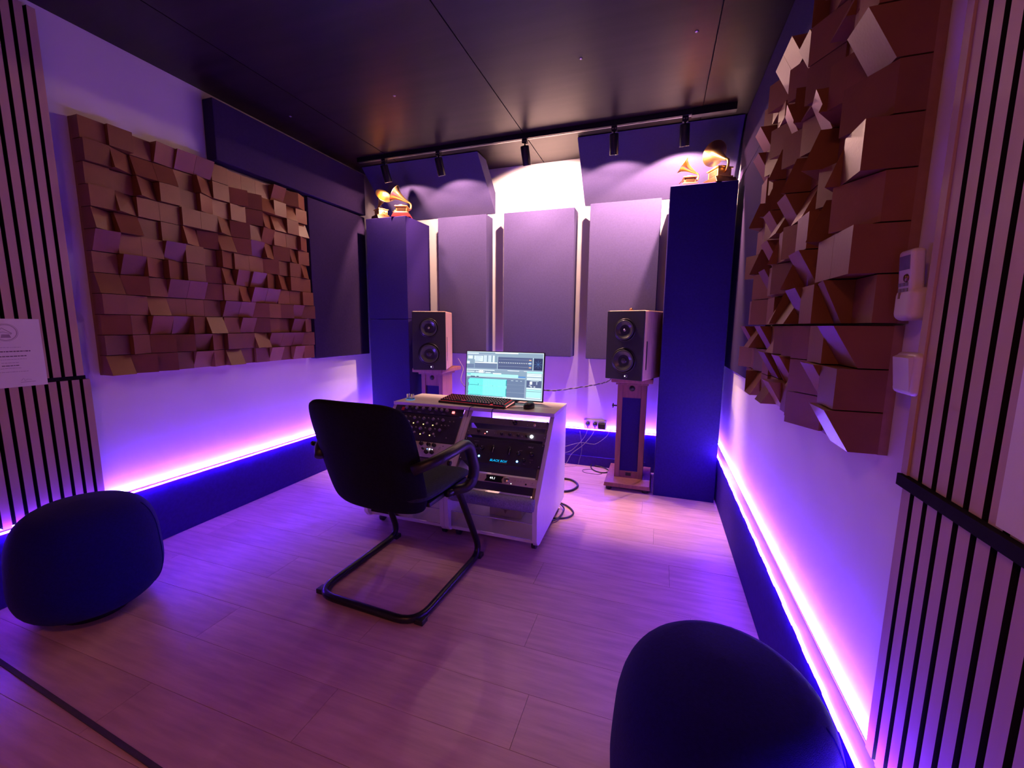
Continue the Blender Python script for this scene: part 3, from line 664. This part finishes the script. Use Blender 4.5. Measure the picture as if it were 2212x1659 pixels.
# ------------------------------------------------------------------ loudspeakers + stands
def speaker(loc, rz, label, extra=False):
    t = thing('loudspeaker', label, 'loudspeaker', loc, (0,0,rz), 'loudspeakers on wooden stands')
    W2, D, HH = .137, .35, .478
    obj('cabinet', bx((-W2,.004,0),(W2,D,HH)), 'spkwood', t, bevel=.010, seg=3)
    obj('baffle', bx((-W2+.001,-.010,.001),(W2-.001,.0038,HH-.003)), 'spkfront', t, bevel=.004)
    for z, r_, nm in ((.135,.088,'woofer'),(.345,.078,'upper_driver')):
        mb = MB(); mb.lathe([(r_,-.0105),(r_*1.0,-.0135),(r_*.9,-.0135),(r_*.84,-.0105)], 36, 'y', (0,0,z), cap=False); d_ = obj(nm, mb, 'blackm', t)
        mb = MB(); mb.lathe([(r_*.86,-.0108),(r_*.80,-.0145),(r_*.72,-.0112),(r_*.30,.010),(.001,.010)], 36, 'y', (0,0,z), cap=False)
        for v in mb.v: v.y -= .012
        obj('cone', mb, 'cone', d_)
        mb = MB(); mb.lathe([(r_*.30,-.0005),(r_*.24,-.010),(r_*.12,-.015),(.001,-.0165)], 24, 'y', (0,-.002,z), cap=False); obj('dust_cap', mb, 'cone' if nm == 'woofer' else 'chrome', d_) if nm == 'woofer' else obj('tweeter_dome', MB().lathe([(.010,-.014),(.008,-.019),(.004,-.0215),(.001,-.022)], 16, 'y', (0,0,z), cap=False), 'chrome', d_)
    mb = MB(); q = .010
    for a, b in (((-q,-.0108,.0),(-q+.0016,-.010,2*q)),((q-.0016,-.0108,0),(q,-.010,2*q)),((-q,-.0108,0),(q,-.010,.0016)),((-q,-.0108,2*q-.0016),(q,-.010,2*q))): mb.box(a, b)
    mb.T = Matrix(); obj('logo_square', mb, 'print', t, loc=(.02,0,.018)); ledm_ = MB().lathe([(.0032,-.0104),(.003,-.0115),(.001,-.012)],10,'y',(.014,0,.028)); obj('power_light', ledm_, 'e_white', t)
    mb = MB(); mb.box((W2-.0015,.042,.075),(W2+.0012,.058,.270)); obj('side_port', mb, 'knob', t)
    if extra: pass
    return t
t = speaker((-.218,3.00,.830), R(-21), 'right loudspeaker with dark wood sides, on a tall stand before the right column')
speaker((-1.765,3.02,.830), R(19), 'left loudspeaker with pale wood side, on a stand behind the desk')
tag(obj('bronze_knob', MB().lathe([(.010,0),(.010,.006),(.013,.010),(.012,.018),(.006,.023),(.001,.024)], 20), 'brass', loc=(-.20,3.20,1.3085)), 'small bronze knob lying on top of the right loudspeaker', 'knob')
def stand(x, y, label, rz=0, wing=True):
    t = thing('speaker_stand', label, 'speaker stand', (x,y,0), (0,0,rz), 'wooden loudspeaker stands')
    mb = MB(); mb.prism([(-.165,.028),(.165,.028),(.16,.058),(-.16,.058)], -.23, .23, 'y'); obj('base_plate', mb, 'walnut', t, bevel=.003)
    for sx in (-1,1):
        for sy in (-1,1): obj('foot', MB().cyl(.022,0,.028,at=(sx*.13,sy*.19,0),seg=16), 'black', t)
    for s_ in (-1,1): obj('post', bx((s_*.085-.019,-.09,.058),(s_*.085+.019,.09,.775)), 'walnut', t, bevel=.002)
    obj('infill_panel', bx((-.066,-.078,.11),(.066,.06,.675)), 'navy', t)
    obj('lower_rail', bx((-.066,-.085,.058),(.066,.085,.11)), 'walnut', t); obj('upper_rail', bx((-.066,-.085,.675),(.066,.085,.775)), 'walnut', t)
    obj('round_port', MB().cyl(.021,-.088,-.084,'y',(0,0,.745),20), 'knob', t)
    obj('label_block', bx((-.02,-.087,.075),(.02,-.0845,.100)), 'knob', t)
    obj('lower_top_plate', bx((-.115,-.12,.775),(.115,.12,.795)), 'walnut', t, bevel=.002)
    obj('top_plate', bx((-.145,-.17,.795),(.145,.19,.830)), 'walnut', t, bevel=.006)
    if wing:
        mb = MB(); mb.cyl(.006,-.145,-.104,'x',(0,-.03,.60),12)
        for k in (-1,0,1): mb.tube([(-.135,-.03,.60),(-.138,-.03+.012*k,.60+.014*(1 if k else 1.1))], .004, 6); mb.tube([(-.135,-.03,.60),(-.138,-.03+.010*k,.60-.016)], .004, 6)
        obj('wing_knob', mb, 'blackm', t)
    return t
stand(-.165, 3.27, 'reddish wooden stand under the right loudspeaker, with a wing knob')
stand(-1.84, 3.27, 'reddish wooden stand under the left loudspeaker, behind the desk', 0, False)

# ------------------------------------------------------------------ outlet, plugs, cables
t = thing('wall_outlet', 'triple white wall outlet with plugs, on the back wall above the kick board', 'socket', (-.478,YB,.36))
obj('frame', bx((-.098,-.009,-.038),(.098,0,.038)), 'plastic', t, bevel=.003)
for k in (-1,0,1):
    mb = MB(); mb.lathe([(.026,-.0092),(.026,-.011),(.023,-.011),(.021,-.0085),(.001,-.0085)],24,'y',(k*.062,0,.002),cap=False); obj('socket_cup', mb, 'plastic', t)
for k, lab in ((-1,'black power plug in the leftmost socket of the wall outlet'),(0,'black power plug in the middle socket of the wall outlet')):
    mb = MB(); mb.lathe([(.019,0),(.019,-.018),(.014,-.03),(.008,-.034)],18,'y'); mb.tube([(0,-.028,0),(0.004,-.034,-.02),(.004,-.032,-.045)], .0045, 8)
    tag(obj('power_plug', mb, 'black', loc=(-.478+k*.062,YB-.0088,.362)), lab, 'plug')
tag(obj('power_adapter', bx((-.034,-.045,-.03),(.03,0,.018)), 'black', bevel=.004, loc=(-.415,YB-.0115,.362)), 'black power adapter in the rightmost socket of the wall outlet', 'adapter')
def cable(pts, r, m, label, n=6): return tag(obj('cable', MB().tube(smooth_path(pts, n), r, 8), m), label, 'cable')
cable([(-.535,3.53,.325),(-.56,3.525,.25),(-.66,3.52,.13),(-.75,3.50,.09),(-.9,3.46,.02)], .0018, 'cablel', 'pale cable hanging from the leftmost plug behind the desk')
cable([(-.474,3.53,.325),(-.50,3.52,.27),(-.57,3.515,.18),(-.66,3.50,.10),(-.72,3.44,.006),(-.9,3.40,.006)], .0022, 'cablel', 'pale cable slanting from the middle plug down to the floor')
cable([(-.35,3.53,.335),(-.37,3.52,.28),(-.45,3.515,.21),(-.50,3.515,.20),(-.60,3.515,.20),(-.8,3.48,.13)], .0018, 'cablel', 'pale cable sagging behind the right stand')
cable([(-.6,3.53,.30),(-.575,3.51,.16),(-.59,3.49,.06),(-.62,3.46,.006),(-.8,3.4,.006)], .0012, 'cablel', 'thin pale cable going straight down behind the desk')
def ringpts(cx, cy, a, b, n=22, z=.006, a0=0, a1=2*PI): return [(cx+a*math.cos(a0+(a1-a0)*i/n), cy+b*math.sin(a0+(a1-a0)*i/n), z) for i in range(n+1)]
cable([(-.49,3.52,.02),(-.485,3.47,.006),(-.45,3.41,.006),(-.39,3.38,.006),(-.345,3.40,.006),(-.335,3.45,.006),(-.38,3.50,.008),(-.46,3.522,.012)], .0045, 'cable', 'black cable loop on the floor against the back kick board')
cable([(-.72,3.12,.008),(-.60,3.13,.008),(-.53,3.06,.008),(-.52,2.98,.008),(-.57,2.89,.008),(-.70,2.86,.008),(-.9,2.86,.008)], .0075, 'cable', 'thick black cable arc on the floor beside the desk, nearer the back wall')
cable([(-.8,2.66,.007),(-.62,2.68,.007),(-.53,2.65,.007),(-.47,2.58,.007),(-.46,2.52,.007),(-.50,2.46,.007),(-.62,2.42,.007),(-.8,2.42,.007)], .0055, 'cable', 'black cable loop on the floor beside the desk, nearer the camera')
cable([(-.8,2.60,.018),(-.62,2.66,.018),(-.54,2.60,.018),(-.52,2.52,.018),(-.54,2.40,.016),(-.62,2.35,.016),(-.8,2.34,.016)], .0055, 'cable', 'black cable lying over the loop beside the desk')
cable([(-.47,3.44,.004),(-.54,3.40,.004),(-.52,3.34,.004),(-.42,3.33,.004),(-.38,3.36,.004)], .002, 'cable', 'thin black cable on the floor under the wall outlet')
# twisted cable between monitor and right loudspeaker, and its left piece
P = smooth_path([(-.80,2.67,.78),(-.64,2.68,.775),(-.50,2.9,.775),(-.38,3.08,.785),(-.33,3.22,.80),(-.32,3.37,.85)], 14)
t = thing('twisted_cable', 'twisted dark and pale cable between the monitor and the right loudspeaker', 'cable', P[0])
for ph, m in ((0,'cable'),(PI,'cablel')):
    pts = [(p.x-P[0].x, p.y-P[0].y+.003*math.sin(i*1.1+ph), p.z-P[0].z+.003*math.cos(i*1.1+ph)) for i, p in enumerate(P)]
    obj('strand', MB().tube(pts, .0028, 6), m, t)
cable([(-1.70,3.41,.90),(-1.62,3.3,.87),(-1.50,3.1,.845),(-1.35,2.75,.80),(-1.25,2.64,.76)], .003, 'cablel', 'pale cable between the left loudspeaker and the monitor')

# ------------------------------------------------------------------ remote and switch on the right wall
t = thing('remote_control', 'white air conditioner remote control standing in its wall holder', 'remote control', (XR,1.018,1.215), (0,0,-PI/2))
tilt = obj('holder', bx((-.032,-.040,.0),(.032,-.0005,.062)), 'plastic', t, bevel=.014, seg=4)
rb = obj('remote_body', bx((-.025,-.034,.006),(.025,-.012,.135)), 'plastic', t, bevel=.007, seg=3, rot=(R(4),0,0))
obj('display', bx((-.018,-.0348,.098),(.018,-.0338,.124)), 'lcd', rb); obj('main_button', MB().lathe([(.008,-.034),(.007,-.0365)],16,'y',(.009,0,.082)), 'brass', rb)
for i in range(4):
    for j in range(3): obj('button', bx((-.017+j*.012,-.0355,.036+i*.0105),(-.009+j*.012,-.0338,.0425+i*.0105)), 'knobg', rb)
obj('holder_slot', bx((-.012,-.0408,.042),(-.006,-.0398,.054)), 'brass', tilt)
t = thing('light_switch', 'white light switch on the right wall below the remote control', 'switch', (XR,.991,1.116), (0,0,-PI/2))
obj('housing', bx((-.037,-.034,-.040),(.037,-.0005,.040)), 'plastic', t, bevel=.010, seg=4)
obj('rocker', MB().prism([(-.034,-.032),(-.041,.030),(-.034,.034),(-.033,.034),(-.033,-.032)], -.028, .028, 'x'), 'plastic', t, bevel=.002)

# ------------------------------------------------------------------ office chair
t = thing('office_chair', 'black cantilever office chair with armrests, its back to the camera, in front of the desk', 'chair', (-1.10,1.60,0), (0,0,R(-2.5)))
def rounded_poly(P, r, n=5):
    out = []; m = len(P)
    for i in range(m):
        p = Vector(P[i])
        if i in (0, m-1): out.append(p); continue
        a = (Vector(P[i-1])-p); b = (Vector(P[i+1])-p); q = min(r, a.length*.49, b.length*.49)
        s_ = p+a.normalized()*q; e_ = p+b.normalized()*q
        for k in range(n+1):
            u = k/n; out.append(s_*(1-u)**2+p*2*u*(1-u)+e_*u*u)
    return out
fr = [(-.235,.02,.445),(-.235,.12,.43),(-.262,.315,.018),(-.262,-.275,.018),(.258,-.275,.018),(.258,.315,.018),(.235,.12,.43),(.235,.02,.445)]
obj('base_frame', MB().tube(rounded_poly(fr, .10, 6), .0165, 12), 'blackm', t)
for x in (-.262,.258):
    for y in (-.24,.29): obj('foot_glide', bx((x-.021,y-.02,0),(x+.021,y+.02,.022)), 'black', t, bevel=.003)
obj('seat_support', bx((-.22,-.10,.425),(.22,.24,.447)), 'black', t, bevel=.005)
def cushion(nx, ny, fn, th):      # grid surface with thickness
    mb = MB(); vs = []
    for s_ in (0,1):
        for j in range(ny+1):
            for i in range(nx+1): vs.append(fn(i/nx*2-1, j/ny*2-1, s_))
    N_ = (nx+1)*(ny+1); fs = []
    idx = lambda i,j,s_: s_*N_+j*(nx+1)+i
    for j in range(ny):
        for i in range(nx):
            fs.append((idx(i,j,0),idx(i,j+1,0),idx(i+1,j+1,0),idx(i+1,j,0))); fs.append((idx(i,j,1),idx(i+1,j,1),idx(i+1,j+1,1),idx(i,j+1,1)))
    for i in range(nx): fs.append((idx(i,0,0),idx(i+1,0,0),idx(i+1,0,1),idx(i,0,1))); fs.append((idx(i,ny,0),idx(i,ny,1),idx(i+1,ny,1),idx(i+1,ny,0)))
    for j in range(ny): fs.append((idx(0,j,0),idx(0,j,1),idx(0,j+1,1),idx(0,j+1,0))); fs.append((idx(nx,j,0),idx(nx,j+1,0),idx(nx,j+1,1),idx(nx,j,1)))
    mb.add(vs, fs, True); return mb
def sq(u, v, k=6.):    # map square to rounded square
    m = max(abs(u), abs(v)); 
    if m < 1e-6: return u, v
    r_ = (abs(u/m)**k+abs(v/m)**k)**(1/k); f = 1/r_; q = m**3
    return u*(1-q+q*f), v*(1-q+q*f)
def backf(u, v, s_):
    a, b = sq(u, v); e = max(abs(u), abs(v))
    wid = .268*(1-.03*(b < 0)*abs(b)); z = .632+b*.254
    y = -.195+.20*(-b)*.30+.045*a*a - .012*b*b*0
    thick = (.050 if s_ else -.038)*(1-e**6*.75)
    return (a*wid-.052-.018*b, y+thick, z+.006*math.cos(a*1.2))
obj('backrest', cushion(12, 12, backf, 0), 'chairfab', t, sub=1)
def seatf(u, v, s_):
    a, b = sq(u, v, 5); e = max(abs(u), abs(v))
    y = .075+b*.245; z = .462-(.02*max(0,b)**3)+.012*a*a
    return (a*.24, y, z+(.035 if s_ else -.034)*(1-e**6*.8))
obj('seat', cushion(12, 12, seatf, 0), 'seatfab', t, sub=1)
obj('back_bracket', MB().prism([(-.15,.43),(-.12,.425),(.03,.425),(.03,.44),(-.10,.44),(-.14,.55),(-.155,.55)], -.05, .05, 'x'), 'black', t, bevel=.003)
for s_ in (-1,1):
    xx = .31 if s_ > 0 else -.362
    pts = rounded_poly([(xx-.095*s_ if s_ > 0 else xx+.06,-.185,.615),(xx-.03*s_,-.15,.650),(xx,-.06,.672),(xx,.085,.678),(xx,.150,.52),(xx-.012*s_,.125,.448),(xx-(.075 if s_ > 0 else .125)*s_,.06,.438)], .06, 6)
    mb = MB(); mb.tube(pts, .023, 10)
    for v in mb.v: v.x = xx+(v.x-xx)*1.18
    obj('armrest', mb, 'black', t)
    obj('arm_bolt', MB().cyl(.011, xx+s_*.022, xx+s_*.032, 'x', (0,-.13,.648), 14), 'blackm', t)

# ------------------------------------------------------------------ round poufs
def pouf(x, y, rz, label):
    t = thing('round_pouf', label, 'pouf', (x,y,0), (0,0,rz), 'round midnight-blue poufs')
    e = 3.3; h = .48; z0 = .022; prof = []
    for i in range(31):
        v = -1+2*i/30; s_ = (1-abs(v)**e)**(1/e); k = s_*(1-.06*v); prof.append((max(.232*k,.0008), z0+(h-z0)*(v+1)/2))
    mb = MB(); mb.lathe(prof, 48, cap=False); obj('upholstery', mb, 'pouf', t)
    mb = MB()
    for a in (0,):
        ln = [(p[0]+.0006)*1.0 for p in prof]
        mb.tube([(math.cos(a)*(r_+.0004), math.sin(a)*(r_+.0004), z_) for (r_, z_) in prof[2:-3]], .0022, 6)
    obj('piping_seam', mb, 'pouf', t)
    obj('base_disc', MB().cyl(.11,0,.03,seg=32), 'black', t)
    return t
pouf(-2.193, .965, R(46), 'round midnight-blue fabric pouf on the floor by the left wall')
pouf(.175, .935, R(-20), 'round midnight-blue fabric pouf at the right, beside the glowing kick board')
